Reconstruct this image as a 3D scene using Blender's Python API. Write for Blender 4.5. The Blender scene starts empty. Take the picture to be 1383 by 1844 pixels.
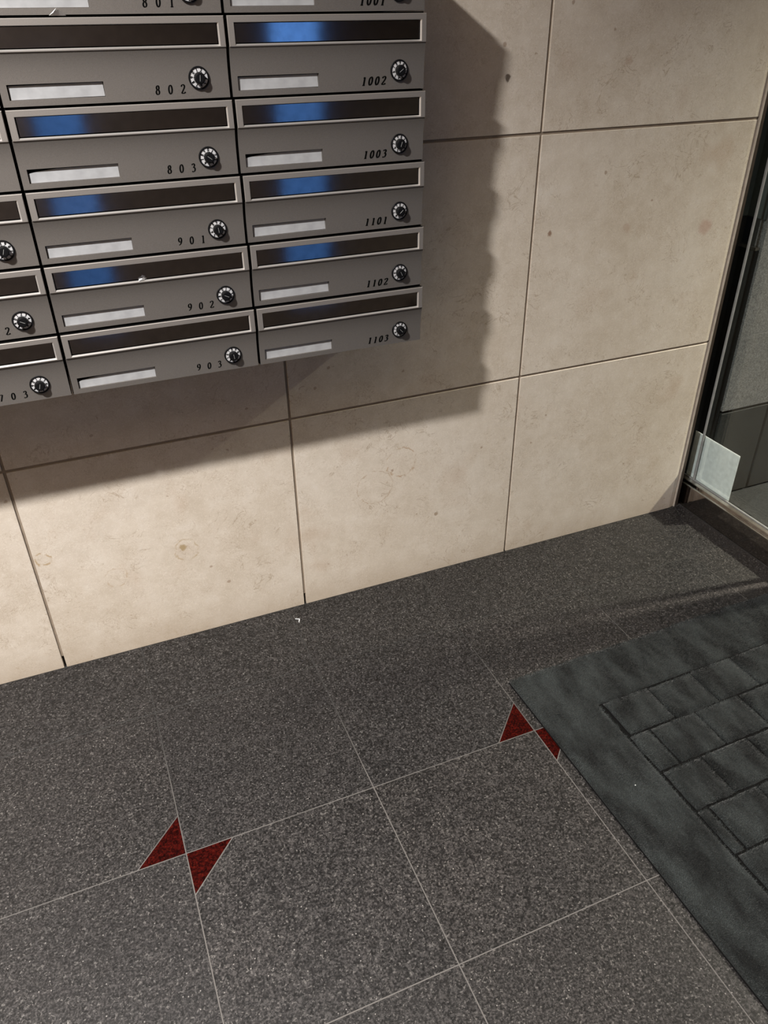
import bpy, bmesh, math, random
import numpy as np
from mathutils import Matrix, Vector, noise

random.seed(7)
rng = np.random.default_rng(7)
scene = bpy.context.scene
COL = scene.collection

# ------------------------------------------------------------------ camera
cd = bpy.data.cameras.new('camera')
cam = bpy.data.objects.new('camera', cd)
COL.objects.link(cam)
cd.sensor_fit = 'AUTO'
cd.sensor_width = 36.0
cd.lens = 1395.76 / 1844 * 36.0
cd.clip_start = 0.05
right = Vector((0.92380, -0.38271, -0.01178))
down = Vector((-0.21543, -0.49407, -0.84231))
fwd = Vector((0.31653, 0.78066, -0.53887))
m = Matrix.Identity(4)
for i in range(3):
    m[i][0], m[i][1], m[i][2] = right[i], -down[i], -fwd[i]
m.translation = Vector((-0.12866, -1.66112, 1.39213))
cam.matrix_world = m
scene.camera = cam

# ------------------------------------------------------------------ world, lamps, exposure
scene.view_settings.view_transform = 'Standard'
scene.view_settings.look = 'None'
scene.view_settings.exposure = 0.0
scene.view_settings.gamma = 1.0
scene.view_settings.use_curve_mapping = False
w = bpy.data.worlds.new('dusk_sky')
scene.world = w
w.use_nodes = True
bg = w.node_tree.nodes['Background']
bg.inputs['Color'].default_value = (0.115, 0.30, 0.80, 1)
bg.inputs['Strength'].default_value = 2.1


def lamp(name, loc, size, power, color, spread):
    d = bpy.data.lights.new(name, 'AREA')
    d.shape = 'DISK'
    d.size = size
    d.energy = power
    d.color = color
    d.spread = math.radians(spread)
    o = bpy.data.objects.new(name, d)
    o.location = loc
    COL.objects.link(o)
    return o


lamp('lobby_downlight', (-0.97, -1.26, 2.53), 0.11, 126, (1.0, 0.975, 0.95), 147)
lamp('porch_downlight', (3.42, -0.68, 2.53), 0.11, 180, (1.0, 0.90, 0.74), 128)


pd = bpy.data.lights.new('warm_fill_light', 'AREA')  # added warm fill without a fixture, lifts the shadows like ceiling bounce
pd.shape = 'RECTANGLE'
pd.size, pd.size_y = 2.6, 1.5
pd.energy = 12
pd.color = (1.0, 0.74, 0.50)
po = bpy.data.objects.new('warm_fill_light', pd)
po.location = (-0.7, -1.75, 2.535)
COL.objects.link(po)


sd = bpy.data.lights.new('lobby_spotlight', 'SPOT')
sd.energy = 112
sd.color = (1.0, 0.93, 0.82)
sd.spot_size = math.radians(70)
sd.spot_blend = 0.5
sd.shadow_soft_size = 0.05
so = bpy.data.objects.new('lobby_spotlight', sd)
so.location = (0.10, -1.26, 2.52)
COL.objects.link(so)


# ------------------------------------------------------------------ helpers
def tag(o, label=None, cat=None, group=None, kind=None):
    for k, v in (('label', label), ('category', cat), ('group', group), ('kind', kind)):
        if v:
            o[k] = v
    return o


def link(name, me, mat=None, parent=None, loc=(0, 0, 0), rot=(0, 0, 0)):
    o = bpy.data.objects.new(name, me)
    COL.objects.link(o)
    if mat is not None and me is not None and not me.materials:
        for mm in (mat if isinstance(mat, (list, tuple)) else [mat]):
            me.materials.append(mm)
    if parent:
        o.parent = parent
    o.location = loc
    o.rotation_euler = rot
    return o


def empty(name, loc):
    o = bpy.data.objects.new(name, None)
    o.empty_display_size = 0.05
    COL.objects.link(o)
    o.location = loc
    return o


class MB:
    """collects polygons, builds one mesh"""
    def __init__(self):
        self.v, self.f, self.mi = [], [], []

    def poly(self, pts, mi=0):
        b = len(self.v)
        self.v += [tuple(p) for p in pts]
        self.f.append(tuple(range(b, b + len(pts))))
        self.mi.append(mi)

    def box(self, a, b, mi=0):
        x0, y0, z0 = a
        x1, y1, z1 = b
        i = len(self.v)
        self.v += [(x0, y0, z0), (x1, y0, z0), (x1, y1, z0), (x0, y1, z0),
                   (x0, y0, z1), (x1, y0, z1), (x1, y1, z1), (x0, y1, z1)]
        for q in ((0, 3, 2, 1), (4, 5, 6, 7), (0, 1, 5, 4), (1, 2, 6, 5), (2, 3, 7, 6), (3, 0, 4, 7)):
            self.f.append(tuple(i + k for k in q))
            self.mi.append(mi)

    def prism(self, pts2, h0, h1, axis='z', mi=0):
        n = len(pts2)
        i = len(self.v)
        conv = {'z': lambda p, h: (p[0], p[1], h), 'x': lambda p, h: (h, p[0], p[1]), 'y': lambda p, h: (p[0], h, p[1])}[axis]
        self.v += [conv(p, h0) for p in pts2] + [conv(p, h1) for p in pts2]
        self.f.append(tuple(i + k for k in range(n))[::-1])
        self.f.append(tuple(i + n + k for k in range(n)))
        self.mi += [mi, mi]
        for k in range(n):
            k2 = (k + 1) % n
            self.f.append((i + k, i + k2, i + n + k2, i + n + k))
            self.mi.append(mi)

    def lathe(self, prof, n=40, mi=0):
        """revolve (r, y) profile about the local y axis, y pointing out = negative"""
        i = len(self.v)
        for r, y in prof:
            for k in range(n):
                a = 2 * math.pi * k / n
                self.v.append((r * math.cos(a), y, r * math.sin(a)))
        for j in range(len(prof) - 1):
            for k in range(n):
                k2 = (k + 1) % n
                self.f.append((i + j * n + k, i + j * n + k2, i + (j + 1) * n + k2, i + (j + 1) * n + k))
                self.mi.append(mi)

    def mesh(self, name, bevel=0.0, smooth=False, merge=False, seg=1):
        me = bpy.data.meshes.new(name)
        me.from_pydata(self.v, [], self.f)
        me.polygons.foreach_set('material_index', self.mi)
        bm = bmesh.new()
        bm.from_mesh(me)
        if merge or bevel:
            bmesh.ops.remove_doubles(bm, verts=bm.verts, dist=1e-5)
        bmesh.ops.recalc_face_normals(bm, faces=bm.faces)
        if bevel:
            es = [e for e in bm.edges if len(e.link_faces) == 2 and e.calc_face_angle(0) > 0.5]
            bmesh.ops.bevel(bm, geom=es, offset=bevel, segments=seg, affect='EDGES', profile=0.5, clamp_overlap=True)
        if smooth:
            for f in bm.faces:
                f.smooth = True
        bm.to_mesh(me)
        bm.free()
        return me


# ------------------------------------------------------------------ materials
class NT:
    def __init__(self, name):
        self.m = bpy.data.materials.new(name)
        self.m.use_nodes = True
        self.t = self.m.node_tree
        self.p = self.t.nodes['Principled BSDF']

    def n(self, typ, **kw):
        nd = self.t.nodes.new(typ)
        for k, v in kw.items():
            if k in nd.inputs:
                nd.inputs[k].default_value = v
            else:
                setattr(nd, k, v)
        return nd

    def l(self, a, b):
        self.t.links.new(a, b)

    def ramp(self, fac, stops, interp='LINEAR'):
        r = self.n('ShaderNodeValToRGB')
        r.color_ramp.interpolation = interp
        e = r.color_ramp.elements
        while len(e) < len(stops):
            e.new(0.5)
        for q, (pos, c) in zip(e, stops):
            q.position = pos
            q.color = c if len(c) == 4 else (*c, 1)
        self.l(fac, r.inputs[0])
        return r.outputs[0]

    def mix(self, fac, a, b, blend='MIX'):
        x = self.n('ShaderNodeMix', data_type='RGBA', blend_type=blend)
        for sock, v in ((0, fac), (6, a), (7, b)):
            if hasattr(v, 'is_output'):
                self.l(v, x.inputs[sock])
            else:
                x.inputs[sock].default_value = v if sock == 0 else (*v, 1)
        return x.outputs[2]

    def math(self, op, a, b=0.0):
        x = self.n('ShaderNodeMath', operation=op)
        for i, v in enumerate((a, b)):
            if hasattr(v, 'is_output'):
                self.l(v, x.inputs[i])
            else:
                x.inputs[i].default_value = v
        return x.outputs[0]

    def coords(self, rand=True):
        tc = self.n('ShaderNodeTexCoord')
        if not rand:
            return tc.outputs['Object']
        oi = self.n('ShaderNodeObjectInfo')
        a = self.n('ShaderNodeVectorMath', operation='MULTIPLY_ADD')
        c = self.n('ShaderNodeCombineXYZ')
        for i, k in enumerate((37.0, 53.0, 71.0)):
            self.l(self.math('MULTIPLY', oi.outputs['Random'], k), c.inputs[i])
        self.l(c.outputs[0], a.inputs[0])
        a.inputs[1].default_value = (1, 1, 1)
        self.l(tc.outputs['Object'], a.inputs[2])
        self.rnd = oi.outputs['Random']
        return a.outputs[0]

    def noise(self, co, scale, detail=3.0, rough=0.5, dist=0.0, out=0):
        x = self.n('ShaderNodeTexNoise')
        self.l(co, x.inputs['Vector'])
        x.inputs['Scale'].default_value = scale
        x.inputs['Detail'].default_value = detail
        x.inputs['Roughness'].default_value = rough
        x.inputs['Distortion'].default_value = dist
        return x.outputs[out]

    def bump(self, h, strength, dist):
        b = self.n('ShaderNodeBump')
        b.inputs['Strength'].default_value = strength
        b.inputs['Distance'].default_value = dist
        self.l(h, b.inputs['Height'])
        self.l(b.outputs[0], self.p.inputs['Normal'])

    def set(self, **kw):
        for k, v in kw.items():
            s = self.p.inputs[k.replace('_', ' ')]
            if hasattr(v, 'is_output'):
                self.l(v, s)
            else:
                s.default_value = v if not (isinstance(v, tuple) and len(v) == 3) else (*v, 1)
        return self.m


def plain(name, col, rough=0.5, metal=0.0, spec=0.5, grain=0.0):
    t = NT(name)
    co = t.coords(False)
    c = t.noise(co, 60, 2)
    k = 0.10
    lo = tuple(x * (1 - k) for x in col)
    hi = tuple(min(1, x * (1 + k)) for x in col)
    t.set(Base_Color=t.ramp(c, [(0.3, lo), (0.7, hi)]), Roughness=rough, Metallic=metal, Specular_IOR_Level=spec)
    if grain:
        t.bump(t.noise(co, 1500, 2), 0.3, grain)
    return t.m


def stone_material():
    t = NT('cream_limestone')
    co = t.coords()
    big = t.noise(co, 3.0, 4, 0.6)
    base = t.ramp(big, [(0.30, (0.53, 0.46, 0.375)), (0.52, (0.60, 0.535, 0.455)), (0.72, (0.64, 0.585, 0.515))])
    mid = t.noise(co, 22, 5, 0.65)
    base = t.mix(0.35, base, t.ramp(mid, [(0.35, (0.47, 0.395, 0.31)), (0.55, (0.59, 0.515, 0.43)), (0.7, (0.67, 0.61, 0.54))]))
    # thin curved fossil veins: distorted noise iso lines, broken up by a mask
    wv = t.noise(co, 16, 3, 0.6, 1.4)
    line = t.math('ABSOLUTE', t.math('SUBTRACT', wv, 0.5))
    line = t.ramp(line, [(0.0, (1, 1, 1)), (0.016, (0, 0, 0))])
    msk = t.ramp(t.noise(co, 9, 3, 0.6), [(0.50, (0, 0, 0)), (0.60, (1, 1, 1))])
    vein = t.math('MULTIPLY', line, msk)
    base = t.mix(t.math('MULTIPLY', vein, 0.5), base, (0.25, 0.17, 0.10))
    wv2 = t.noise(co, 48, 3, 0.6, 2.0)
    line2 = t.ramp(t.math('ABSOLUTE', t.math('SUBTRACT', wv2, 0.5)), [(0.0, (1, 1, 1)), (0.018, (0, 0, 0))])
    msk2 = t.ramp(t.noise(co, 14, 3, 0.6), [(0.47, (0, 0, 0)), (0.58, (1, 1, 1))])
    base = t.mix(t.math('MULTIPLY', t.math('MULTIPLY', line2, msk2), 0.60), base, (0.34, 0.25, 0.165))
    wv3 = t.noise(co, 60, 3, 0.6, 2.5)
    line3 = t.ramp(t.math('ABSOLUTE', t.math('SUBTRACT', wv3, 0.52)), [(0.0, (1, 1, 1)), (0.02, (0, 0, 0))])
    base = t.mix(t.math('MULTIPLY', line3, 0.55), base, (0.78, 0.72, 0.64))
    # small brown shells and pits
    v = t.n('ShaderNodeTexVoronoi', feature='F1')
    t.l(co, v.inputs['Vector'])
    v.inputs['Scale'].default_value = 26
    v.inputs['Randomness'].default_value = 1.0
    sep = t.n('ShaderNodeSeparateColor')
    t.l(v.outputs['Color'], sep.inputs[0])
    dn = t.math('ADD', v.outputs['Distance'], t.math('MULTIPLY', t.noise(co, 90, 3), 0.25))
    dot = t.ramp(dn, [(0.19, (1, 1, 1)), (0.24, (0, 0, 0))])
    pick = t.ramp(sep.outputs[0], [(0.88, (0, 0, 0)), (0.90, (1, 1, 1))])
    base = t.mix(t.math('MULTIPLY', t.math('MULTIPLY', dot, pick), 0.6), base, (0.26, 0.17, 0.11))
    # soft brown clouds
    cloud = t.ramp(t.noise(co, 7, 2), [(0.62, (0, 0, 0)), (0.75, (1, 1, 1))])
    base = t.mix(t.math('MULTIPLY', cloud, 0.30), base, (0.44, 0.32, 0.23))
    # fine crackle of short hair veins
    wv4 = t.noise(co, 95, 2, 0.5, 2.2)
    line4 = t.ramp(t.math('ABSOLUTE', t.math('SUBTRACT', wv4, 0.47)), [(0.0, (1, 1, 1)), (0.02, (0, 0, 0))])
    msk4 = t.ramp(t.noise(co, 20, 2), [(0.45, (0, 0, 0)), (0.6, (1, 1, 1))])
    base = t.mix(t.math('MULTIPLY', t.math('MULTIPLY', line4, msk4), 0.45), base, (0.36, 0.28, 0.20))
    gp = t.n('ShaderNodeNewGeometry')
    # single fossils, shell rings and chips seen in the slabs: (x, z, ring radius, half width, strength, colour)
    jit = t.n('ShaderNodeVectorMath', operation='MULTIPLY_ADD')
    t.l(t.noise(gp.outputs['Position'], 45, 3, 0.6, out=1), jit.inputs[0])
    jit.inputs[1].default_value = (0.022, 0.0, 0.022)
    t.l(gp.outputs['Position'], jit.inputs[2])
    brk = t.ramp(t.noise(gp.outputs['Position'], 60, 2), [(0.40, (0, 0, 0)), (0.55, (1, 1, 1))])
    for fx, fz, fr, fw, fst, fcol in ((-0.315, 0.333, 0.017, 0.0022, 0.8, (0.40, 0.29, 0.17)), (0.010, 0.270, 0.030, 0.0022, 0.6, (0.40, 0.30, 0.18)),
                                      (0.002, 0.279, 0.0, 0.009, 0.85, (0.34, 0.25, 0.13)), (0.597, 0.390, 0.042, 0.0022, 0.6, (0.38, 0.25, 0.15)),
                                      (0.704, 0.200, 0.0, 0.007, 0.75, (0.26, 0.19, 0.12)), (0.992, 0.940, 0.0, 0.006, 0.8, (0.22, 0.12, 0.07)),
                                      (1.480, 0.910, 0.0, 0.020, 0.45, (0.40, 0.22, 0.17)), (1.221, 0.931, 0.0, 0.012, 0.35, (0.38, 0.25, 0.18)),
                                      (0.848, 1.277, 0.0, 0.006, 0.9, (0.10, 0.07, 0.05)), (-0.168, 0.236, 0.026, 0.002, 0.5, (0.42, 0.31, 0.2)),
                                      (0.520, 0.330, 0.05, 0.0016, 0.5, (0.36, 0.25, 0.16)), (1.16, 1.30, 0.0, 0.010, 0.4, (0.36, 0.24, 0.17))):
        ds = t.n('ShaderNodeVectorMath', operation='DISTANCE')
        t.l(jit.outputs[0], ds.inputs[0])
        ds.inputs[1].default_value = (fx + 0.011, 0.0, fz + 0.011)
        dv = t.math('ABSOLUTE', t.math('SUBTRACT', ds.outputs['Value'], fr))
        mk = t.ramp(t.math('DIVIDE', dv, fw * 2), [(0.35, (1, 1, 1)), (0.6, (0, 0, 0))])
        if fr > 0:
            mk = t.math('MULTIPLY', mk, brk)
        base = t.mix(t.math('MULTIPLY', mk, fst), base, fcol)
    # scuffed dirt along the foot of the wall
    sx = t.n('ShaderNodeSeparateXYZ')
    t.l(gp.outputs['Position'], sx.inputs[0])
    hgt = t.math('ADD', sx.outputs[2], t.math('MULTIPLY', t.noise(gp.outputs['Position'], 14, 4, 0.7), 0.09))
    dirt = t.ramp(hgt, [(0.045, (1, 1, 1)), (0.13, (0, 0, 0))])
    base = t.mix(t.math('MULTIPLY', dirt, 0.45), base, (0.36, 0.28, 0.20))
    t.set(Base_Color=base, Roughness=0.5, Specular_IOR_Level=0.3)
    t.bump(t.noise(co, 140, 4), 0.25, 0.0006)
    return t.m


def granite_material(name, lo, mid, hi, rough, light, dark, sc=1.0, dens=1.0, spec=0.3):
    t = NT(name)
    co = t.coords()
    n1 = t.noise(co, 235 * sc, 3, 0.75)
    n2 = t.noise(co, 90 * sc, 2, 0.6)
    f = t.math('ADD', t.math('MULTIPLY', n1, 0.75), t.math('MULTIPLY', n2, 0.25))
    base = t.ramp(f, [(0.38, lo), (0.49, mid), (0.60, hi)])
    # black grains, irregular
    g = t.ramp(t.noise(co, 200 * sc, 2, 0.5, 0.3), [(0.35, (1, 1, 1)), (0.385, (0, 0, 0))])
    base = t.mix(t.math('MULTIPLY', g, 0.92 * dens), base, dark)
    # pale grains
    g2 = t.ramp(t.noise(co, 230 * sc, 2, 0.5, 0.3), [(0.615, (0, 0, 0)), (0.68, (1, 1, 1))])
    base = t.mix(t.math('MULTIPLY', g2, 0.8 * dens), base, light)
    # scattered white specks
    sv = t.n('ShaderNodeSeparateXYZ')
    t.l(co, sv.inputs[0])
    cv = t.n('ShaderNodeCombineXYZ')
    t.l(sv.outputs[0], cv.inputs[0])
    t.l(t.math('ADD', sv.outputs[1], sv.outputs[2]), cv.inputs[1])
    c2 = t.n('ShaderNodeTexVoronoi', feature='F1', voronoi_dimensions='2D')
    t.l(cv.outputs[0], c2.inputs['Vector'])
    c2.inputs['Scale'].default_value = 48 * sc
    s2 = t.n('ShaderNodeSeparateColor')
    t.l(c2.outputs['Color'], s2.inputs[0])
    dd = t.math('ADD', c2.outputs['Distance'], t.math('MULTIPLY', n1, 0.10))
    g3 = t.math('MULTIPLY', t.ramp(dd, [(0.085, (1, 1, 1)), (0.115, (0, 0, 0))]),
                t.ramp(s2.outputs[2], [(0.86, (0, 0, 0)), (0.87, (1, 1, 1))]))
    base = t.mix(t.math('MULTIPLY', g3, dens), base, tuple(min(1, 2.0 * x) for x in light))
    # broad wear
    wear = t.noise(co, 5, 3, 0.6)
    base = t.mix(1.0, base, t.ramp(wear, [(0.3, (0.84, 0.84, 0.84)), (0.7, (1.14, 1.12, 1.10))]), 'MULTIPLY')
    tone = t.ramp(t.rnd, [(0.0, (0.94, 0.94, 0.95)), (1.0, (1.05, 1.03, 1.01))])
    base = t.mix(1.0, base, tone, 'MULTIPLY')
    t.set(Base_Color=base, Roughness=t.ramp(n1, [(0.3, (rough - 0.08,) * 3), (0.7, (rough + 0.12,) * 3)]), Specular_IOR_Level=spec)
    t.bump(f, 0.3, 0.0005)
    return t.m


def satin_metal(name, lo, hi, rough=0.60):
    t = NT(name)
    co = t.coords(False)
    n = t.noise(co, 900, 3, 0.6)
    t.set(Base_Color=t.ramp(n, [(0.3, lo), (0.7, hi)]), Metallic=0.68, Roughness=rough, Specular_IOR_Level=0.5)
    t.bump(n, 0.15, 0.0002)
    return t.m


def thin_glass(name, tint):
    t = NT(name)
    nt = t.t
    out = nt.nodes['Material Output']
    nt.nodes.remove(t.p)
    tr = t.n('ShaderNodeBsdfTransparent')
    tr.inputs[0].default_value = (*tint, 1)
    gl = t.n('ShaderNodeBsdfGlossy')
    gl.inputs['Roughness'].default_value = 0.01
    ge = t.n('ShaderNodeNewGeometry')
    dp = t.n('ShaderNodeVectorMath', operation='DOT_PRODUCT')
    t.l(ge.outputs['Normal'], dp.inputs[0])
    t.l(ge.outputs['Incoming'], dp.inputs[1])
    c1 = t.math('SUBTRACT', 1.0, t.math('ABSOLUTE', dp.outputs['Value']))
    fac = t.math('ADD', 0.04, t.math('MULTIPLY', t.math('POWER', c1, 5.0), 0.96))
    mx = t.n('ShaderNodeMixShader')
    t.l(fac, mx.inputs[0])
    t.l(tr.outputs[0], mx.inputs[1])
    t.l(gl.outputs[0], mx.inputs[2])
    t.l(mx.outputs[0], out.inputs[0])
    return t.m


def carpet_material(name, lo, hi):
    t = NT(name)
    co = t.coords(False)
    f = t.noise(co, 420, 3, 0.7)
    mp = t.n('ShaderNodeMapping')
    t.l(co, mp.inputs[0])
    mp.inputs['Scale'].default_value = (1.25, 0.5, 1.0)
    big = t.noise(mp.outputs[0], 13, 4, 0.65)
    base = t.ramp(f, [(0.3, lo), (0.7, hi)])
    base = t.mix(1.0, base, t.ramp(big, [(0.38, (0.36, 0.36, 0.36)), (0.50, (1.0, 1.0, 1.0)), (0.63, (1.75, 1.75, 1.75))]), 'MULTIPLY')  # light and dark shading of brushed pile put into the colour
    t.set(Base_Color=base, Roughness=0.95, Specular_IOR_Level=0.1, Sheen_Weight=0.12, Sheen_Roughness=0.5)
    t.bump(f, 0.6, 0.003)
    return t.m


M = {}
M['stone'] = stone_material()
M['sealant'] = plain('beige_joint_sealant', (0.25, 0.20, 0.15), 0.7)
M['substrate'] = plain('dark_wall_substrate', (0.02, 0.016, 0.012), 0.9)
M['floor_tile'] = granite_material('dark_grey_granite', (0.0024, 0.0022, 0.0023), (0.0125, 0.0116, 0.0118), (0.045, 0.042, 0.042), 0.46,
                                   (0.105, 0.100, 0.097), (0.0015, 0.0015, 0.0015))
M['red'] = granite_material('dark_red_granite', (0.003, 0.0002, 0.0002), (0.015, 0.0006, 0.0004), (0.042, 0.0022, 0.0012), 0.40,
                            (0.065, 0.008, 0.003), (0.001, 0.0002, 0.0002), 1.0, 0.6, 0.06)
gt = NT('grey_floor_grout')
gpos = gt.n('ShaderNodeNewGeometry')
gsep = gt.n('ShaderNodeSeparateXYZ')
gt.l(gpos.outputs['Position'], gsep.inputs[0])
gy = gt.math('ADD', gsep.outputs[1], gt.math('MULTIPLY', gt.noise(gpos.outputs['Position'], 6, 3), 0.5))
M['grout'] = gt.set(Base_Color=gt.ramp(gt.math('ADD', gy, 1.0), [(0.55, (0.095, 0.088, 0.083)), (0.95, (0.022, 0.021, 0.020))]), Roughness=0.85)
M['metal'] = satin_metal('bronze_grey_satin_metal', (0.168, 0.153, 0.140), (0.210, 0.192, 0.176))
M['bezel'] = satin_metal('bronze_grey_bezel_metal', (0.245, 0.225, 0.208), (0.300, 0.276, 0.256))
M['lip'] = satin_metal('bright_lip_metal', (0.50, 0.48, 0.46), (0.58, 0.56, 0.54), 0.35)
M['mirror'] = plain('dark_polished_flap', (0.34, 0.33, 0.335), 0.075, 1.0)
M['case'] = plain('black_steel_case', (0.002, 0.002, 0.002), 0.9, 0.0, 0.05)
M['slip'] = plain('white_paper_slip', (0.315, 0.32, 0.33), 0.6)
M['paper'] = plain('white_paper', (0.72, 0.72, 0.72), 0.6)
M['black'] = plain('black_plastic', (0.004, 0.004, 0.0045), 0.45, 0.0, 0.2)
M['ink'] = plain('black_ink', (0.002, 0.002, 0.002), 0.9, 0.0, 0.05)
M['dialwhite'] = plain('white_dial_face', (0.45, 0.45, 0.46), 0.4)
M['chrome'] = plain('chrome_collar', (0.75, 0.75, 0.75), 0.15, 1.0)
M['ceiling'] = plain('ceiling_paint', (0.60, 0.55, 0.48), 0.9)
M['beige'] = plain('beige_wall', (0.52, 0.41, 0.30), 0.7)
M['darkwall'] = plain('dark_brown_wall', (0.050, 0.036, 0.027), 0.7)
M['bronze'] = plain('polished_dark_metal', (0.40, 0.37, 0.345), 0.07, 1.0)
M['steel'] = plain('brushed_steel_trim', (0.60, 0.54, 0.48), 0.28, 1.0)
M['trim'] = plain('pale_satin_trim', (0.55, 0.49, 0.42), 0.45, 0.3)
M['darktrim'] = plain('dark_bronze_trim', (0.10, 0.075, 0.06), 0.4, 0.6)
M['blackrub'] = plain('black_rubber_seal', (0.012, 0.012, 0.012), 0.6)
M['seal'] = plain('grey_silicone_seal', (0.25, 0.255, 0.25), 0.35)
M['glass'] = thin_glass('clear_thin_glass', (0.93, 0.96, 0.95))
M['tglass'] = thin_glass('grey_door_glass', (0.86, 0.88, 0.88))
M['sheet'] = plain('white_sheet', (0.74, 0.765, 0.78), 0.5)
M['sheetrim'] = plain('pale_sheet_margin', (0.90, 0.93, 0.94), 0.4)
M['rough_granite'] = granite_material('bush_hammered_grey_granite', (0.075, 0.076, 0.080), (0.125, 0.127, 0.133), (0.19, 0.193, 0.201), 0.8,
                                      (0.25, 0.25, 0.26), (0.05, 0.05, 0.05), 1.3, 0.6)
M['smooth_granite'] = granite_material('honed_dark_granite', (0.007, 0.0083, 0.0088), (0.0125, 0.0145, 0.015), (0.021, 0.0235, 0.0245), 0.7,
                                       (0.08, 0.08, 0.08), (0.02, 0.02, 0.02), 1.0, 0.35)
M['asphalt'] = granite_material('dark_porch_paving', (0.010, 0.0107, 0.011), (0.016, 0.0168, 0.0172), (0.025, 0.026, 0.0265), 0.8,
                                (0.06, 0.06, 0.06), (0.01, 0.01, 0.01), 1.0, 0.4)
M['paving'] = plain('pale_outdoor_paving', (0.42, 0.42, 0.42), 0.8)
M['panel_black'] = plain('black_panel', (0.008, 0.008, 0.008), 0.5)
M['panel_grey'] = plain('grey_panel', (0.05, 0.06, 0.06), 0.6)
M['carpet'] = carpet_material('dark_teal_grey_pile', (0.005, 0.0060, 0.0060), (0.0155, 0.0180, 0.0180))
M['fibre'] = carpet_material('dark_teal_grey_fibre', (0.006, 0.0070, 0.0070), (0.040, 0.0460, 0.0460))
M['rubber'] = plain('black_mat_rubber', (0.0025, 0.0025, 0.0025), 0.9, 0.0, 0.1)

# ------------------------------------------------------------------ the setting: stone wall
XJ = [-2.901, -2.260, -1.6195, -0.9788, -0.3381, 0.3027, 0.9434]
ZJ = [0.0, 0.5733, 1.1631, 1.7530, 2.54]
XEND = 1.588
G = 0.0031          # half joint width
wb = MB()
wb.box((-3.2, 0.0036, 0.036), (XEND - 0.006, 0.012, 2.54))
wall = link('wall_back', wb.mesh('wall_back'), M['sealant'])
tag(wall, kind='structure')
sb = MB()
sb.box((-3.2, 0.014, 0.0), (XEND - 0.004, 0.10, 2.54))
sb.box((-3.2, 0.10, -0.05), (1.675, 0.18, 2.60))
link('substrate', sb.mesh('substrate'), M['substrate'], wall)


def stone_panel(x0, x1, z0, z1, last=False):
    cx, cz = (x0 + x1) / 2, (z0 + z1) / 2
    hx, hz = (x1 - x0) / 2 - G, (z1 - z0) / 2 - G
    if z0 == 0:
        z0b = 0.0
    b = MB()
    lo = -hz if z0 > 0 else -(z1 - z0) / 2
    if last:
        pts = [(-hx, 0.0), (hx + G - 0.018, 0.0), (hx + G - 0.001, 0.0038), (hx + G - 0.001, 0.0135), (-hx, 0.0135)]
        b.prism(pts, lo, hz, 'z')
    else:
        b.box((-hx, 0.0, lo), (hx, 0.0135, hz))
    return link('stone_panel', b.mesh('stone_panel', bevel=0.0009), M['stone'], wall, (cx, 0, cz))


xs = [-3.2] + XJ + [XEND]
for a, b_ in zip(xs[:-1], xs[1:]):
    for c, d in zip(ZJ[:-1], ZJ[1:]):
        stone_panel(a, b_, c, d, b_ == XEND)

# metal corner trim at the end of the stone wall
tb = MB()
tb.box((1.5885, -0.0005, 0.0), (1.5930, 0.055, 2.54))
trim = link('trim_1', tb.mesh('trim_1', bevel=0.0006), M['trim'])
tag(trim, kind='structure')
t2 = MB()
t2.box((1.5935, 0.002, 0.0), (1.6065, 0.099, 2.54))
link('trim_channel', t2.mesh('trim_channel', bevel=0.001), M['darktrim'], trim)

# ------------------------------------------------------------------ floor
S = 0.40
XF, YF = -0.1504, -0.6468
FH = 0.0011          # half grout width
gb = MB()
gb.box((-3.2, -2.7, -0.03), (1.66, 0.10, -0.0006))
floor = link('floor', gb.mesh('floor'), M['grout'])
tag(floor, kind='structure')
INL = 0.094


def inset(poly, d):
    """inset a convex ccw polygon by d"""
    n = len(poly)
    out = []
    for i in range(n):
        p0, p1, p2 = Vector(poly[i - 1]), Vector(poly[i]), Vector(poly[(i + 1) % n])
        e1, e2 = (p1 - p0).normalized(), (p2 - p1).normalized()
        n1, n2 = Vector((-e1.y, e1.x)), Vector((-e2.y, e2.x))
        k = (n1 + n2)
        k = k / max(1e-6, 1 + n1.dot(n2))
        out.append(tuple(p1 + k * d))
    return out


def floor_piece(name, poly, mat):
    c = Vector((sum(p[0] for p in poly) / len(poly), sum(p[1] for p in poly) / len(poly)))
    q = inset([(p[0] - c.x, p[1] - c.y) for p in poly], FH)
    b = MB()
    b.prism(q, -0.02, 0.0, 'z')
    me = b.mesh(name, bevel=0.0004)
    return link(name, me, mat, floor, (c.x, c.y, random.uniform(-0.0002, 0.0001)))


def accent(i, j):
    return i % 2 == 0 and j % 2 == 0


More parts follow.
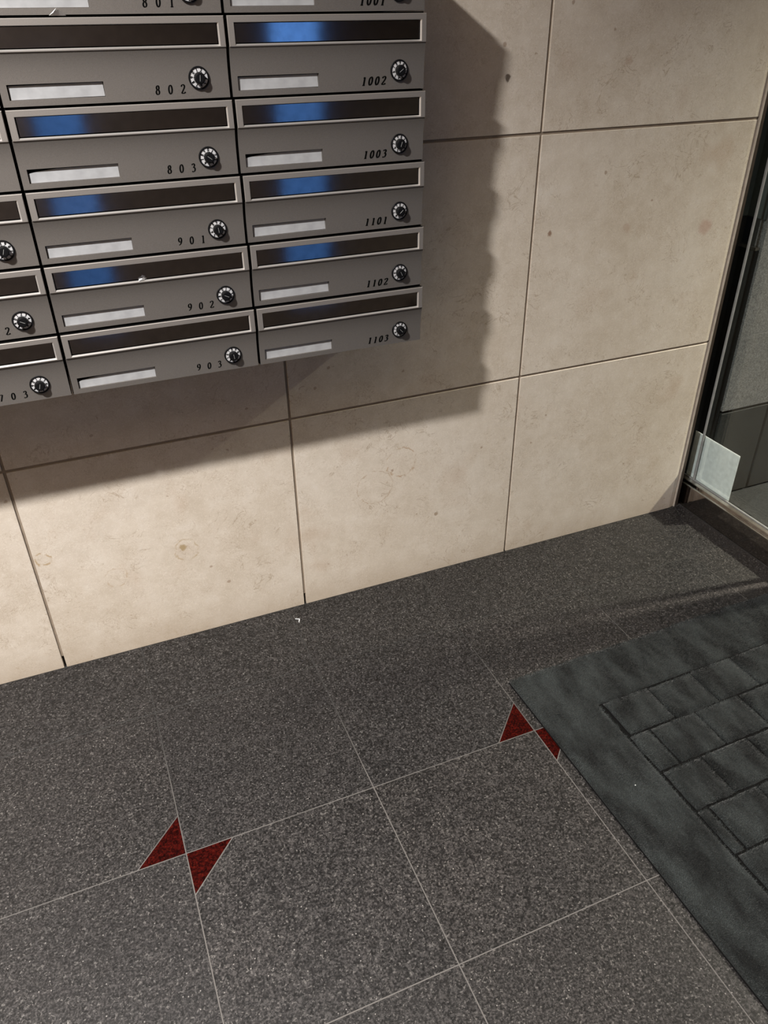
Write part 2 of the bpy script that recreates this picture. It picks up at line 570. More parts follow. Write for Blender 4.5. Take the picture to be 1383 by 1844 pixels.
for i in range(-8, 5):
    for j in range(-6, 2):
        x0, x1 = XF + i * S, XF + (i + 1) * S
        y0, y1 = YF + j * S, YF + (j + 1) * S
        x0c, x1c, y0c, y1c = max(x0, -3.2), min(x1, 1.6185), max(y0, -2.6), min(y1, 0.0)
        if x1c - x0c < 0.02 or y1c - y0c < 0.02:
            continue
        poly = [(x0c, y0c)]
        # lower right corner (joint i+1, j): triangle lies up-left of a joint
        if accent(i + 1, j) and x1c == x1 and y0c == y0:
            poly += [(x1 - INL, y0), (x1, y0 + INL)]
            floor_piece('red_inlay', [(x1 - INL, y0), (x1, y0), (x1, y0 + INL)], M['red'])
        else:
            poly += [(x1c, y0c)]
        poly += [(x1c, y1c)]
        # upper left corner (joint i, j+1): triangle lies down-right of a joint
        if accent(i, j + 1) and x0c == x0 and y1c == y1:
            poly += [(x0 + INL, y1), (x0, y1 - INL)]
            floor_piece('red_inlay', [(x0, y1 - INL), (x0 + INL, y1), (x0, y1)], M['red'])
        else:
            poly += [(x0c, y1c)]
        floor_piece('floor_tile', poly, M['floor_tile'])

# ------------------------------------------------------------------ rest of the lobby shell
cb = MB()
cb.box((-3.2, -2.7, 2.54), (1.70, 0.10, 2.62))
tag(link('ceiling', cb.mesh('ceiling'), M['ceiling']), kind='structure')
lb = MB()
lb.box((-3.3, -2.7, 0.0), (-3.2, 0.10, 2.54))
tag(link('wall_left', lb.mesh('wall_left'), M['beige']), kind='structure')
YB = -2.60
HOLES = [(-0.115, 0.100, 0.10, 1.22), (0.93, 1.19, 0.10, 2.20)]
fb = MB()
px = -3.2
for x0, x1, z0, z1 in HOLES:
    fb.box((px, YB - 0.10, 0), (x0, YB, 2.54))
    fb.box((x0, YB - 0.10, 0), (x1, YB, z0))
    fb.box((x0, YB - 0.10, z1), (x1, YB, 2.54))
    px = x1
fb.box((px, YB - 0.10, 0), (1.70, YB, 2.54))
wf = tag(link('wall_front', fb.mesh('wall_front'), M['darkwall']), kind='structure')
fs = MB()
fs.box((-3.2, YB, 0.0), (-1.25, YB + 0.02, 2.54))
link('bounce_facing', fs.mesh('bounce_facing'), M['beige'], wf)  # unseen pale facing, added to bounce light under the mailboxes
for k, (x0, x1, z0, z1) in enumerate(HOLES):
    e = MB()
    t_ = 0.012
    e.box((x0, YB - 0.07, z0), (x0 + t_, YB - 0.03, z1))
    e.box((x1 - t_, YB - 0.07, z0), (x1, YB - 0.03, z1))
    e.box((x0 + t_, YB - 0.07, z0), (x1 - t_, YB - 0.03, z0 + t_))
    e.box((x0 + t_, YB - 0.07, z1 - t_), (x1 - t_, YB - 0.03, z1))
    o = tag(link('window_%d' % (k + 2), e.mesh('window_frame'), M['darktrim']), kind='structure')
    g = MB()
    g.box((x0 + t_, YB - 0.052, z0 + t_), (x1 - t_, YB - 0.048, z1 - t_))
    link('pane', g.mesh('pane'), M['glass'], o)

# ------------------------------------------------------------------ glazed entrance side (right)
XG = 1.667           # glass plane
wr = MB()
# polished base rail with grooved top: front face at x = 1.62
prof = [(1.620, 0.0), (1.620, 0.080), (1.6235, 0.080), (1.6235, 0.076), (1.640, 0.076), (1.640, 0.080),
        (1.654, 0.080), (1.654, 0.074), (1.659, 0.074), (1.659, 0.079), (1.675, 0.079), (1.675, -0.03), (1.665, -0.03), (1.665, 0.0)]
wr.prism([(a, z) for a, z in prof], 0, 1)       # placeholder orientation, remapped below
vs = []
for (a, z, h) in wr.v:
    vs.append((a, 0.072 if h == 0 else -2.60, z))
wr.v = vs
win = link('window_1', wr.mesh('window_1'), M['bronze'])
tag(win, kind='structure')


def strip(name, a, b, mat, parent=win, bevel=0.0):
    q = MB()
    q.box(a, b)
    return link(name, q.mesh(name, bevel=bevel), mat, parent)


strip('edge_line', (1.6192, -2.60, 0.0785), (1.6225, 0.0715, 0.0812), M['steel'])
strip('glazing_bead', (1.6405, -2.60, 0.078), (1.6535, 0.0715, 0.0825), M['steel'])
strip('glazing_seal', (1.6600, -2.60, 0.078), (1.6640, 0.0715, 0.0835), M['seal'])
strip('pane', (XG - 0.003, -0.428, 0.080), (XG + 0.003, 0.072, 2.40), M['glass'])
strip('jamb', (1.607, 0.0735, 0.0), (1.675, 0.099, 2.54), M['panel_black'])
strip('corner_seal', (1.6575, 0.006, 0.081), (1.6635, 0.0125, 2.54), M['seal'], bevel=0.001)
strip('head_rail', (1.640, -2.60, 2.40), (1.690, 0.010, 2.54), M['darktrim'])
strip('post', (1.648, -0.443, 0.08), (1.686, -0.429, 2.40), M['darktrim'])

dr = MB()
dr.box((1.690, -0.537, 0.09), (1.720, -0.470, 2.39))
door = tag(link('door_1', dr.mesh('door_1'), M['darktrim']), kind='structure')
strip('door_stile', (1.690, -1.60, 0.09), (1.720, -1.53, 2.39), M['darktrim'], door)
strip('door_rail', (1.690, -1.53, 0.09), (1.720, -0.537, 0.19), M['darktrim'], door)
strip('door_glass', (1.702, -1.53, 0.19), (1.708, -0.537, 2.39), M['tglass'], door)
strip('side_pane', (XG - 0.003, -2.59, 0.09), (XG + 0.003, -1.60, 2.40), M['glass'])

# granite wall outside, beyond the glass
YE = 0.020
wo = MB()
wo.box((1.724, YE + 0.03, -0.03), (4.6, YE + 0.16, 2.6))
wall_r = link('wall_right', wo.mesh('wall_right'), M['panel_black'])
tag(wall_r, kind='structure')


def granite_block(x0, x1, z0, z1, mat, g=0.004):
    b = MB()
    b.box((x0 + g, YE, z0 + g), (x1 - g, YE + 0.03, z1 - g))
    me = b.mesh('granite_block', bevel=0.0008)
    return link('granite_block', me, mat, wall_r)


for x0, x1 in ((1.722, 2.32), (2.32, 2.92), (2.92, 3.52), (3.52, 4.12)):
    granite_block(x0, x1, 0.308, 0.95, M['rough_granite'])
    granite_block(x0, x1, 0.95, 1.60, M['rough_granite'])
    granite_block(x0, x1, 1.60, 2.55, M['rough_granite'])
for x0, x1 in ((1.722, 1.927), (1.927, 2.53), (2.53, 3.13), (3.13, 3.73)):
    granite_block(x0, x1, -0.02, 0.308, M['smooth_granite'], 0.0055)
strip('end_face_shading', (1.716, YE + 0.006, -0.02), (1.7215, YE + 0.16, 0.815), M['panel_black'], wall_r)  # black stands for the granite end face lying in shade
strip('end_ledge', (1.708, YE + 0.006, 0.816), (1.7215, YE + 0.16, 0.824), M['steel'], wall_r)
strip('end_face_shading', (1.716, YE + 0.006, 0.90), (1.7215, YE + 0.16, 2.55), M['panel_grey'], wall_r)  # grey stands for the lit upper part of the same face
strip('recess_panel', (1.676, YE + 0.07, -0.02), (1.7155, YE + 0.16, 0.90), M['panel_black'], wall_r)
strip('recess_panel', (1.676, YE + 0.07, 0.901), (1.7155, YE + 0.16, 2.54), M['panel_grey'], wall_r)

pf = MB()
pf.box((1.676, -3.0, -0.05), (4.6, 0.18, -0.022))
porch = tag(link('floor_porch', pf.mesh('floor_porch'), M['asphalt']), kind='structure')
pc = MB()
pc.box((1.705, -3.0, 2.54), (4.6, 0.18, 2.62))
tag(link('ceiling_porch', pc.mesh('ceiling_porch'), M['ceiling']), kind='structure')

pw = MB()  # unseen closing walls, added to keep the blue sky light out
pw.box((4.6, -3.1, -0.05), (4.7, 0.18, 2.62))
pw.box((1.70, -3.1, -0.05), (4.6, -3.0, 2.62))
tag(link('wall_sky_blocker', pw.mesh('wall_sky_blocker'), M['panel_grey']), kind='structure')
og = MB()
og.box((-9.0, -18.0, -0.10), (11.0, YB - 0.11, -0.06))
tag(link('floor_outside', og.mesh('floor_outside'), M['paving']), kind='structure')

# white sheet fixed to the bottom corner of the glass
sheet = empty('white_sheet', (XG + 0.0036, -0.042, 0.0805))
b = MB()
b.box((0, -0.097, 0.0), (0.0010, 0.097, 0.1605))
link('sheet', b.mesh('sheet'), M['sheet'], sheet)
b = MB()
b.box((-0.0004, 0.030, 0.0135), (-0.0001, 0.043, 0.1555))
b.box((-0.0004, -0.097, 0.0), (-0.0001, 0.097, 0.0135))
b.box((-0.0004, -0.097, 0.1555), (-0.0001, 0.097, 0.1605))
link('pale_margin', b.mesh('pale_margin'), M['sheetrim'], sheet)  # paler strips along bottom and top, and an upright beside the corner seal
tag(sheet, 'plain white square sheet fixed low in the glass corner above the polished base rail', 'sheet')

# ------------------------------------------------------------------ lettering
def catmull(pts, n=7):
    P = [Vector(p) for p in pts]
    P = [2 * P[0] - P[1]] + P + [2 * P[-1] - P[-2]]
    out = []
    for i in range(1, len(P) - 2):
        for k in range(n):
            t = k / n
            a, b_, c, d = P[i - 1], P[i], P[i + 1], P[i + 2]
            out.append(0.5 * ((2 * b_) + (c - a) * t + (2 * a - 5 * b_ + 4 * c - d) * t * t + (3 * b_ - a - 3 * c + d) * t ** 3))
    out.append(P[-2])
    return out


def ell(cx, cy, rx, ry, n=26):
    return [Vector((cx + rx * math.cos(2 * math.pi * k / n), cy + ry * math.sin(2 * math.pi * k / n))) for k in range(n + 1)]


def L(*p):
    return [Vector(q) for q in p]


GLYPH = {
    '0': [ell(.25, .5, .19, .47)],
    '1': [L((.27, .03), (.27, .97)), L((.27, .97), (.12, .84)), L((.12, .02), (.42, .02))],
    '2': [catmull([(.05, .76), (.12, .93), (.26, .98), (.41, .86), (.40, .66), (.27, .40), (.05, .04)]), L((.05, .04), (.44, .04)),
          L((.44, .04), (.48, .19))],
    '3': [catmull([(.06, .82), (.15, .96), (.28, .97), (.38, .82), (.32, .64), (.18, .54)]),
          catmull([(.18, .54), (.36, .50), (.43, .30), (.35, .09), (.20, .02), (.05, .09)])],
    '4': [L((.36, .02), (.36, .97)), L((.36, .97), (.03, .28)), L((.03, .28), (.48, .28))],
    '5': [L((.42, .96), (.16, .96)), L((.16, .96), (.12, .55)), catmull([(.12, .55), (.28, .61), (.43, .40), (.36, .10), (.18, .02), (.05, .09)])],
    '6': [ell(.26, .29, .18, .27), catmull([(.42, .97), (.20, .80), (.09, .50), (.09, .28)])],
    '7': [L((.05, .95), (.46, .95)), L((.46, .95), (.19, .02)), L((.05, .95), (.03, .80))],
    '8': [ell(.26, .75, .14, .22), ell(.25, .27, .18, .25)],
    '9': [ell(.24, .71, .18, .27), catmull([(.08, .03), (.30, .20), (.41, .50), (.41, .72)])],
}


def glyph(mb, ch, x, z, h, slant, wide, y, bold=1.0, rot=None):
    hmax, hmin = 0.072 * bold, 0.028 * bold
    nib = Vector((math.cos(0.2), math.sin(0.2)))
    for st in GLYPH[ch]:
        n = len(st)
        L_, R_ = [], []
        closed = (st[0] - st[-1]).length < 1e-4
        for k in range(n):
            a = st[k - 1] if k > 0 else (st[-2] if closed else st[0])
            b_ = st[k + 1] if k < n - 1 else (st[1] if closed else st[-1])
            d = (b_ - a).normalized()
            hw = hmin + (hmax - hmin) * abs(d.x * nib.y - d.y * nib.x)
            nn = Vector((-d.y, d.x)) * hw
            L_.append(st[k] + nn)
            R_.append(st[k] - nn)
        for k in range(n - 1):
            q = []
            for p in (L_[k], L_[k + 1], R_[k + 1], R_[k]):
                u, v = (p.x - 0.25) * wide + p.y * slant, p.y
                u, v = u * h, v * h
                if rot is not None:
                    c, s = math.cos(rot), math.sin(rot)
                    u, v = c * u - s * v, s * u + c * v
                q.append((x + u, y, z + v))
            mb.poly(q)


# ------------------------------------------------------------------ mailboxes
XD, MW, ZB, RH, DEP = -0.16137, 0.36015, 0.79876, 0.12004, 0.200
mm = 0.001
ALPHA = 0.0
DY0 = -DEP + 9.8 * mm          # door plane y at its bottom edge

# case
b = MB()
b.box((2.2 * mm, -DEP + 15.5 * mm, 0.6 * mm), (MW - 0.2 * mm, -0.0005, RH - 0.6 * mm))
CASE = b.mesh('case')


def ring_quads(mb, R0, y0, R1, y1, mi=0):
    """four quads between two rectangles (x0, z0, x1, z1)"""
    def c(R, y):
        return [(R[0], y, R[1]), (R[2], y, R[1]), (R[2], y, R[3]), (R[0], y, R[3])]
    A, B = c(R0, y0), c(R1, y1)
    for k in range(4):
        mb.poly([A[k], A[(k + 1) % 4], B[(k + 1) % 4], B[k]], mi)


# bezel: frame proud of the door, opening with chamfered lips
b = MB()
yf = -DEP
O = (4.4 * mm, 73.6 * mm, 359.4 * mm, 117.4 * mm)
I = (14.6 * mm, 75.6 * mm, 350.0 * mm, 108.0 * mm)
ring_quads(b, O, yf + 11 * mm, O, yf + 2.2 * mm, 1)
ring_quads(b, O, yf + 2.2 * mm, O, yf + 1.2 * mm)
O2 = (O[0] + 1.0 * mm, O[1] + 0.6 * mm, O[2] - 1.0 * mm, O[3] - 1.2 * mm)
ring_quads(b, O, yf + 1.2 * mm, O2, yf)
ring_quads(b, O2, yf, I, yf)
I2 = (I[0] + 0.8 * mm, I[1] + 2.0 * mm, I[2] - 2.0 * mm, I[3] - 0.8 * mm)
ring_quads(b, I, yf, I2, yf + 2.4 * mm, 2)
ring_quads(b, I2, yf + 2.4 * mm, I2, yf + 4.0 * mm, 2)
ring_quads(b, I2, yf + 4.0 * mm, I2, yf + 8.5 * mm, 1)
BEZEL = b.mesh('flap_frame', merge=True)

b = MB()
b.box((I2[0] + 1.1 * mm, yf + 5.2 * mm, I2[1] + 1.2 * mm), (I2[2] - 0.8 * mm, yf + 7.2 * mm, I2[3] - 0.5 * mm))
FLAP = b.mesh('flap', bevel=0.0004)

# door: concave sheet, tucked forward under the bezel; front plane of its lower part at y = 0 (local)
b = MB()
DX0, DX1, DH = 3.6 * mm, 359.0 * mm, 74.5 * mm
P = (14.5 * mm, 9.6 * mm, 157.6 * mm, 31.2 * mm)


def door_y(z):
    return -8.6 * mm * math.exp(-(DH - z) / (22.0 * mm))


zs = [0.8 * mm, P[1], P[3]] + [P[3] + (DH - P[3]) * k / 16 for k in range(1, 17)]
xs_d = [DX0, P[0], P[2], DX1]
for z0, z1 in zip(zs[:-1], zs[1:]):
    for k, (a, c) in enumerate(zip(xs_d[:-1], xs_d[1:])):
        if k == 1 and z0 == P[1]:
            continue
        b.poly([(a, door_y(z0), z0), (c, door_y(z0), z0), (c, door_y(z1), z1), (a, door_y(z1), z1)])
    for xx in (DX0, DX1):
        b.poly([(xx, door_y(z0), z0), (xx, 4.5 * mm, z0), (xx, 4.5 * mm, z1), (xx, door_y(z1), z1)], 1)
for a, c in zip(xs_d[:-1], xs_d[1:]):
    b.poly([(a, door_y(zs[0]), zs[0]), (c, door_y(zs[0]), zs[0]), (c, 4.5 * mm, zs[0]), (a, 4.5 * mm, zs[0])], 1)
ring_quads(b, P, 0.0, (P[0] + .3 * mm, P[1] + .3 * mm, P[2] - .3 * mm, P[3] - .3 * mm), 4.0 * mm)
DOOR = b.mesh('door', merge=True)
for f_ in DOOR.polygons:
    f_.use_smooth = True
DOOR.set_sharp_from_angle(angle=math.radians(32))


def slip_mesh(kind):
    b = MB()
    x0, z0, x1, z1 = P[0] + 1.6 * mm, P[1] + 0.45 * mm, P[2] - 0.6 * mm, P[3] - 0.9 * mm
    y = 2.9 * mm
    if kind == 1:       # top left corner trimmed low
        pts = [(x0, z0), (x1, z0), (x1, z1), (x0 + 45 * mm, z1 - 0.8 * mm), (x0 + 14 * mm, z1 - 3.5 * mm), (x0, z1 - 6 * mm)]
    elif kind == 2:     # both top corners trimmed
        pts = [(x0, z0), (x1, z0), (x1, z1 - 2 * mm), (x1 - 8 * mm, z1), (x0 + 40 * mm, z1 - 1.5 * mm), (x0 + 8 * mm, z1 - 5 * mm), (x0, z1 - 8 * mm)]
    elif kind == 3:     # slightly skewed
        pts = [(x0 + 0.5 * mm, z0), (x1, z0 + 0.6 * mm), (x1 - 0.6 * mm, z1), (x0, z1 - 1.0 * mm)]
    else:
        pts = [(x0, z0), (x1, z0), (x1, z1 - 0.4 * mm), (x0, z1 - 0.8 * mm)]
    b.prism(pts, y, y + 0.4 * mm, 'y')
    return b.mesh('name_slip')


SLIPS = [slip_mesh(k) for k in range(4)]

# dial lock
b = MB()
b.lathe([(17.2 * mm, 0.0), (17.2 * mm, -3.2 * mm), (16.6 * mm, -4.0 * mm), (15.0 * mm, -4.0 * mm), (14.4 * mm, -3.0 * mm), (14.4 * mm, -2.6 * mm)], 44)
DRING = b.mesh('dial_ring', smooth=False, merge=True)
b = MB()
b.lathe([(14.4 * mm, -2.6 * mm), (8.0 * mm, -3.6 * mm), (8.0 * mm, -3.0 * mm)], 44)
DFACE = b.mesh('dial_face', merge=True)
b = MB()
b.lathe([(8.6 * mm, -2.6 * mm), (8.6 * mm, -11.6 * mm), (7.9 * mm, -13.0 * mm), (6.6 * mm, -13.4 * mm), (0.05 * mm, -13.5 * mm)], 32)
for k in range(16):
    a = 2 * math.pi * k / 16
    c_, s_ = math.cos(a), math.sin(a)
    r0, r1, w_ = 8.3 * mm, 9.1 * mm, 0.9 * mm
    pts = [(r0 * c_ - w_ * s_, r0 * s_ + w_ * c_), (r1 * c_ - w_ * s_ * .5, r1 * s_ + w_ * c_ * .5), (r1 * c_ + w_ * s_ * .5, r1 * s_ - w_ * c_ * .5),
           (r0 * c_ + w_ * s_, r0 * s_ - w_ * c_)]
    b.prism(pts, -11.4 * mm, -4.2 * mm, 'y')
DKNOB = b.mesh('knob')
b = MB()
b.box((-4.5 * mm, -13.8 * mm, -0.35 * mm), (4.5 * mm, -13.4 * mm, 0.35 * mm))
DSLOT = b.mesh('knob_mark', bevel=0.0002)
b = MB()
for k in range(10):
    a = math.pi / 2 - 2 * math.pi * k / 10
    r = 9.4 * mm
    glyph(b, str(k), r * math.cos(a), r * math.sin(a), 4.6 * mm, 0.0, 1.15, 0.0, 1.8, rot=a - math.pi / 2)
b.v = [(x, -(3.6 - (math.hypot(x, z) / mm - 8.0) / 6.4) * mm - 0.25 * mm, z) for x, y, z in b.v]
DDIG = b.mesh('dial_digits')


def number_mesh(txt, col):
    b = MB()
    h = 13.2 * mm
    if len(txt) == 3:
        for k, ch in enumerate(txt):
            glyph(b, ch, (240.0 + 20.6 * k) * mm, 9.2 * mm, h, 0.07, 1.05, -0.3 * mm, 1.35)
    else:
        for k, ch in enumerate(txt):
            glyph(b, ch, (240.5 + 12.6 * k) * mm, 9.2 * mm, h, 0.24, 1.15, -0.3 * mm, 1.6)
    b.v = [(x, door_y(z) - 0.25 * mm, z) for x, y, z in b.v]
    return b.mesh('number')


def make_mailbox(col, row, num, label, slip, rot, knobrot):
    root = empty('mailbox', (XD + col * MW, 0, ZB + row * RH))
    tag(root, label, 'mailbox', 'metal mailboxes on the stone wall')
    link('case', CASE, M['case'], root)
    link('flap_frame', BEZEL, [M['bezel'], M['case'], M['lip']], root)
    link('flap', FLAP, M['mirror'], root)
    d = link('door', DOOR, [M['metal'], M['case']], root, (0, DY0, 0), (ALPHA, 0, 0))
    link('name_slip', SLIPS[slip], M['slip'], d)
    link('number', number_mesh(num, col), M['ink'], d)
    dl = link('dial_lock', DRING, M['black'], root, (309.6 * mm, DY0 - 31 * mm * math.sin(ALPHA), 31 * mm * math.cos(ALPHA)), (ALPHA, 0, 0))
    link('dial_face', DFACE, M['dialwhite'], dl)
    link('dial_digits', DDIG, M['ink'], dl, (0, 0, 0), (0, rot, 0))
    k = link('knob', DKNOB, M['black'], dl, (0, 0, 0), (0, knobrot, 0))
    link('knob_mark', DSLOT, M['seal'], dl, (0, 0, 0), (0, knobrot, 0))
    return root


NUMS = {-1: ['703', '702', '701', '603', '602', '601'], 0: ['903', '902', '901', '803', '802', '801'],
        1: ['1103', '1102', '1101', '1003', '1002', '1001']}
SLIPK = {'803': 1, '903': 2, '1003': 1, '802': 3, '901': 0, '902': 0, '1103': 0, '1002': 3, '1101': 3}
WHERE = {
    '603': 'bronze-grey metal mailbox cropped by the left picture edge, directly above mailbox 701',
    '602': 'bronze-grey metal mailbox of the left column, second above mailbox 701',
    '601': 'bronze-grey metal mailbox of the left column, third above mailbox 701, topmost there',
    '701': 'bronze-grey metal mailbox at the left edge, its dial cut by it, directly above 702',
    '702': 'bronze-grey metal mailbox of the left column, only the 2 of its number in view',
    '703': 'bronze-grey metal mailbox numbered 703, bottom of the left column',
    '801': 'bronze-grey metal mailbox numbered 801 with wide spaced digits, top of the middle column',
    '802': 'bronze-grey metal mailbox numbered 802, second from top of the middle column',
    '803': 'bronze-grey metal mailbox numbered 803, name slip trimmed low on its left',
    '901': 'bronze-grey metal mailbox numbered 901, between mailboxes 803 and 902',
    '902': 'bronze-grey metal mailbox numbered 902, white scrap caught on its slot lip',
    '903': 'bronze-grey metal mailbox numbered 903 with corner-trimmed slip, bottom of the middle column',
    '1001': 'bronze-grey metal mailbox numbered 1001 in bold italics, top of the right column',
    '1002': 'bronze-grey metal mailbox numbered 1002, bright blue reflection in its slot flap',
    '1003': 'bronze-grey metal mailbox numbered 1003, name slip clipped at its upper left corner',
    '1101': 'bronze-grey metal mailbox numbered 1101, third from the bottom of the right column',
    '1102': 'bronze-grey metal mailbox numbered 1102, second from the bottom of the right column',
    '1103': 'bronze-grey metal mailbox numbered 1103, lowest of the right column',
}
for col, lst in NUMS.items():
    for row, num in enumerate(lst):
        make_mailbox(col, row, num, WHERE[num], SLIPK.get(num, random.choice([0, 3])), random.uniform(-1.2, 1.2), random.uniform(0, 3.1))

# ------------------------------------------------------------------ door mat
MX0, MY0 = 0.672, -0.492         # far left corner
TH = math.radians(0.9)
MWID, MLEN = 0.90, 1.45
mat = empty('door_mat', (MX0, MY0, 0))
mat.rotation_euler = (0, 0, TH)
tag(mat, 'dark grey-green pile door mat with a brick-patterned centre, lying before the glass entrance', 'mat')
BORDER = 0.155
PH = 0.0075          # pile height


def mat_noise(x, y):
    return noise.noise(Vector((x * 9, y * 9, 3.1))) * 0.6 + noise.noise(Vector((x * 26, y * 26, 1.7))) * 0.4


b = MB()
b.box((-0.0022, -MLEN - 0.002, 0.0002), (MWID + 0.002, -0.001, 0.0028))
link('rubber_backing', b.mesh('rubber_backing', bevel=0.001), M['rubber'], mat)


def pad_mesh(name, x0, x1, y0, y1, hgt, rnd, step=0.008, tilt=0.0):
    """a rounded pile pad: grid top with soft shoulders and closed sides"""
    nx, ny = max(4, int((x1 - x0) / step)), max(4, int((y1 - y0) / step))
    b = MB()
    idx = {}
    xs_ = np.linspace(x0, x1, nx + 1)
    ys_ = np.linspace(y0, y1, ny + 1)
    for i, x in enumerate(xs_):
        for j, y in enumerate(ys_):
            e = min(x - x0, x1 - x, y - y0, y1 - y)
            k = min(1.0, e / rnd)
            sh_ = math.sqrt(max(0, 1 - (1 - k) ** 2))
            wob = 0.0025 if e < 1e-6 else 0.0
            z = 0.0028 + (hgt - 0.0028) * (0.35 + 0.65 * sh_) + 0.0009 * mat_noise(x * 2, y * 2) + tilt * (x - x0) / max(1e-3, x1 - x0)
            xx = x + wob * noise.noise(Vector((x * 60, y * 60, 9)))
            yy = y + wob * noise.noise(Vector((x * 60, y * 60, 4)))
            idx[i, j] = len(b.v)
            b.v.append((xx, yy, z))
    for i in range(nx):
        for j in range(ny):
            b.f.append((idx[i, j], idx[i + 1, j], idx[i + 1, j + 1], idx[i, j + 1]))
            b.mi.append(0)
    edge = [(i, 0) for i in range(nx)] + [(nx, j) for j in range(ny)] + [(i, ny) for i in range(nx, 0, -1)] + [(0, j) for j in range(ny, 0, -1)]
    base = {}
    for e in edge:
        p = b.v[idx[e]]
        base[e] = len(b.v)
        b.v.append((p[0], p[1], 0.0029))
    for k in range(len(edge)):
        e, f = edge[k], edge[(k + 1) % len(edge)]
        b.f.append((idx[e], idx[f], base[f], base[e]))
        b.mi.append(0)
    return b.mesh(name, smooth=True)


GR = 0.0028


def border_mesh():
    """one L shaped strip of pile round the patterned field"""
    bi = BORDER - GR
    st = 0.010
    xs_ = sorted(set(list(np.arange(0, bi, st)) + [bi] + list(np.arange(bi + st, MWID, 0.02)) + [MWID]))
    ys_ = sorted(set([-v for v in list(np.arange(0, bi, st)) + [bi] + list(np.arange(bi + st, MLEN, 0.02)) + [MLEN]]))
    b = MB()
    idx = {}
    for i, x in enumerate(xs_):
        for j, y in enumerate(ys_):
            if x > bi + 1e-9 and y < -bi - 1e-9:
                continue
            e = min(x, -y, MWID - x, MLEN + y)
            if y < -bi and x <= bi:
                e = min(e, bi - x)
            elif x > bi and y >= -bi:
                e = min(e, y + bi)
            else:
                e = min(e, math.hypot(bi - x, y + bi))
            k = min(1.0, max(0, e) / 0.004)
            z = 0.0029 + (PH - 0.0029) * (0.35 + 0.65 * math.sqrt(max(0, 1 - (1 - k) ** 2))) + 0.0009 * mat_noise(x * 2, y * 2)
            idx[i, j] = len(b.v)
            b.v.append((x, y, z))
    cnt = {}
    for i in range(len(xs_) - 1):
        for j in range(len(ys_) - 1):
            q = [(i, j), (i + 1, j), (i + 1, j + 1), (i, j + 1)]
            if all(c in idx for c in q):
                b.f.append(tuple(idx[c] for c in q))
                b.mi.append(0)
                for k in range(4):
                    e = (idx[q[k]], idx[q[(k + 1) % 4]])
                    cnt[e] = cnt.get(e, 0) + 1
    base = {}
    for (p, q) in list(cnt):
        if (q, p) in cnt:
            continue
        for v in (p, q):
            if v not in base:
                base[v] = len(b.v)
                b.v.append((b.v[v][0], b.v[v][1], 0.0029))
        b.f.append((q, p, base[p], base[q]))
        b.mi.append(0)
    return b.mesh('border_pile', smooth=True)


link('border_pile', border_mesh(), M['carpet'], mat)
PADS = []
BWID, BLEN = 0.131, 0.107
for r in range(12):
    y1 = -BORDER - r * BLEN
    y0 = y1 - BLEN
    if y1 < -MLEN + 0.02:
        break
    y0 = max(y0, -MLEN)
    x = BORDER + 0.008 + (r * 0.052) % BWID - BWID
    while x < MWID:
        a, c = max(x, BORDER + 0.004), min(x + BWID, MWID)
        if c - a > 0.02:
            jx, jy = random.uniform(-.002, .002), random.uniform(-.002, .002)
            pb = (a + GR + jx, c - GR + jx, y0 + GR + jy, y1 - GR + jy, PH + random.uniform(-.0007, .0010))
            link('pile_block', pad_mesh('pile_block', *pb, 0.006, 0.011, tilt=0.0008), M['carpet'], mat)
            PADS.append(pb)
        x += BWID
PADS_ALL = PADS + [(0.0, BORDER - GR, -MLEN, 0.0, PH), (BORDER - GR, MWID, -BORDER + GR, 0.0, PH)]

# loose fibre ends of the pile: tiny blades, one stuff part
VV = []
for (x0, x1, y0, y1, h) in PADS_ALL:
    n = int((x1 - x0) * (y1 - y0) * 330000)
    px_ = rng.uniform(x0, x1, n)
    py_ = rng.uniform(y0, y1, n)
    keep = (px_ - 0.15) * 1.15 + 0.72 > -py_ - 0.25
    px_, py_ = px_[keep], py_[keep]
    n = len(px_)
    lean = np.sin(px_ * 23 + 2.0 * np.sin(py_ * 17 + px_ * 5)) * 0.5 + np.sin(py_ * 31 + 3 * np.sin(px_ * 13)) * 0.5
    ang = lean * 1.3 + rng.normal(0, 0.9, n)
    ln = rng.uniform(0.003, 0.0080, n)
    dx, dy = np.cos(ang) * ln * 0.75, np.sin(ang) * ln * 0.75
    up = ln * rng.uniform(0.35, 0.9, n)
    e = np.minimum(np.minimum(px_ - x0, x1 - px_), np.minimum(py_ - y0, y1 - py_))
    k = np.clip(e / 0.006, 0, 1)
    z0_ = 0.0028 + (h - 0.0028) * (0.35 + 0.65 * np.sqrt(np.maximum(0, 1 - (1 - k) ** 2))) - 0.0008
    wa = rng.uniform(0, 2 * np.pi, n)
    wx, wy = np.cos(wa) * 0.0007, np.sin(wa) * 0.0007
    tri = np.stack([np.stack([px_ - wx, py_ - wy, z0_], 1), np.stack([px_ + wx, py_ + wy, z0_], 1),
                    np.stack([px_ + dx, py_ + dy, z0_ + up], 1)], 1)
    VV.append(tri.reshape(-1, 3))
VV = np.concatenate(VV).astype(np.float32)
nt_ = len(VV) // 3
me = bpy.data.meshes.new('pile_fibres')
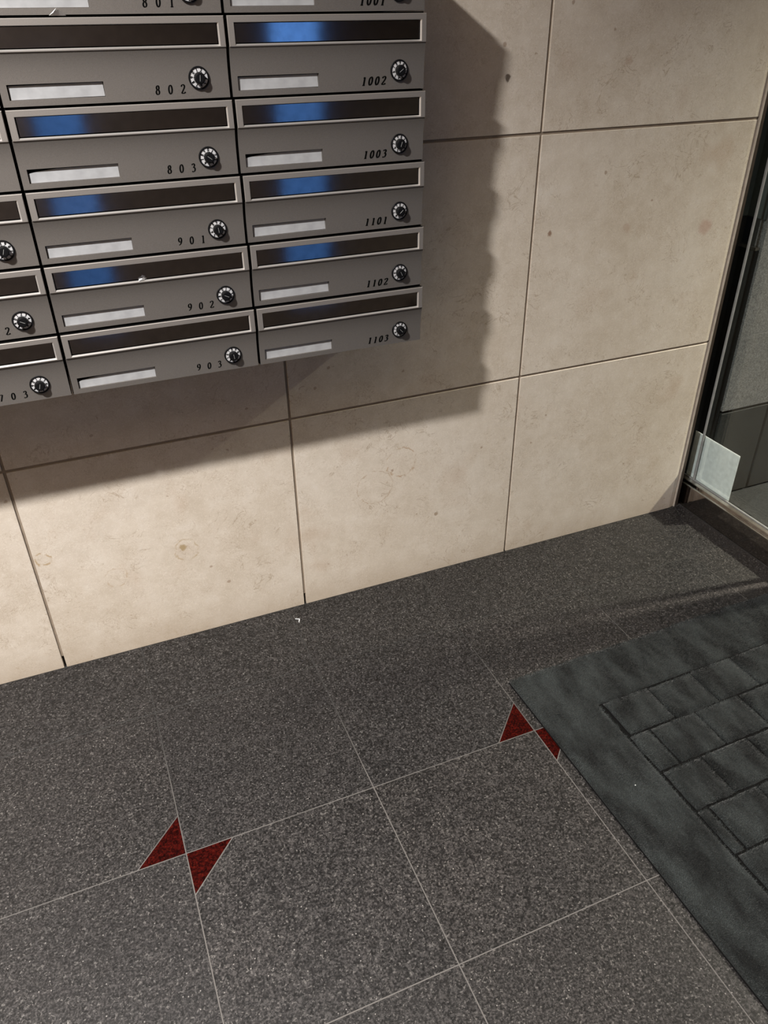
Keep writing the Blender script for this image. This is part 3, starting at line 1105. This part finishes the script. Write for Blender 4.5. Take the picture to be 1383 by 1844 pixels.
me.vertices.add(len(VV))
me.vertices.foreach_set('co', VV.ravel())
me.loops.add(len(VV))
me.loops.foreach_set('vertex_index', np.arange(len(VV), dtype=np.int32))
me.polygons.add(nt_)
me.polygons.foreach_set('loop_start', np.arange(0, len(VV), 3, dtype=np.int32))
me.update(calc_edges=True)
fo = link('pile_fibres', me, M['fibre'], mat)
tag(fo, kind='stuff')

# ------------------------------------------------------------------ small scraps
b = MB()
b.poly([(-0.013, 0, 0), (0.012, 0.001, 0), (0.002, -0.006, 0.008), (-0.006, -0.004, 0.004)])
b.poly([(-0.013, 0, 0), (-0.006, -0.004, 0.004), (0.000, 0.002, 0.010), (-0.004, 0.003, 0.003)])
b.poly([(0.012, 0.001, 0), (0.0, 0.003, 0.004), (0.002, -0.006, 0.008)])
o = link('paper_scrap', b.mesh('paper_scrap'), M['paper'], None, (-0.052, -0.196, 1.3985))
tag(o, 'crumpled white paper scrap poking from the gap above mailbox 802', 'paper scrap')
b = MB()
b.poly([(-0.006, 0, 0), (0.006, 0, 0.001), (0.003, -0.002, 0.005), (-0.004, 0.001, 0.004)])
b.poly([(-0.001, -0.0005, 0.0015), (0.009, -0.001, 0.004), (0.003, -0.003, 0.007)])
o = link('paper_scrap', b.mesh('paper_scrap'), M['paper'], None, (0.000, -0.2002, 0.9960))
tag(o, 'tiny white paper scrap stuck on the slot lip of mailbox 902', 'paper scrap')
b = MB()
b.box((0, 0, 0), (0.013, 0.0018, 0.0012))
b.box((0.0115, -0.012, 0), (0.0135, 0.0015, 0.0012))
o = link('plastic_chip', b.mesh('plastic_chip', bevel=0.0003), M['paper'], None, (0.256, -0.052, 0.0003), (0, 0, -0.45))
tag(o, 'small bent white plastic chip on the dark floor tiles near the wall', 'litter')
b = MB()
b.box((0, 0, 0), (0.0026, 0.0022, 0.0014))
o = link('crumb', b.mesh('crumb', bevel=0.0006), M['paper'], None, (0.760, -0.8675, 0.0085))
tag(o, 'tiny white crumb lying on the left border of the door mat', 'litter')
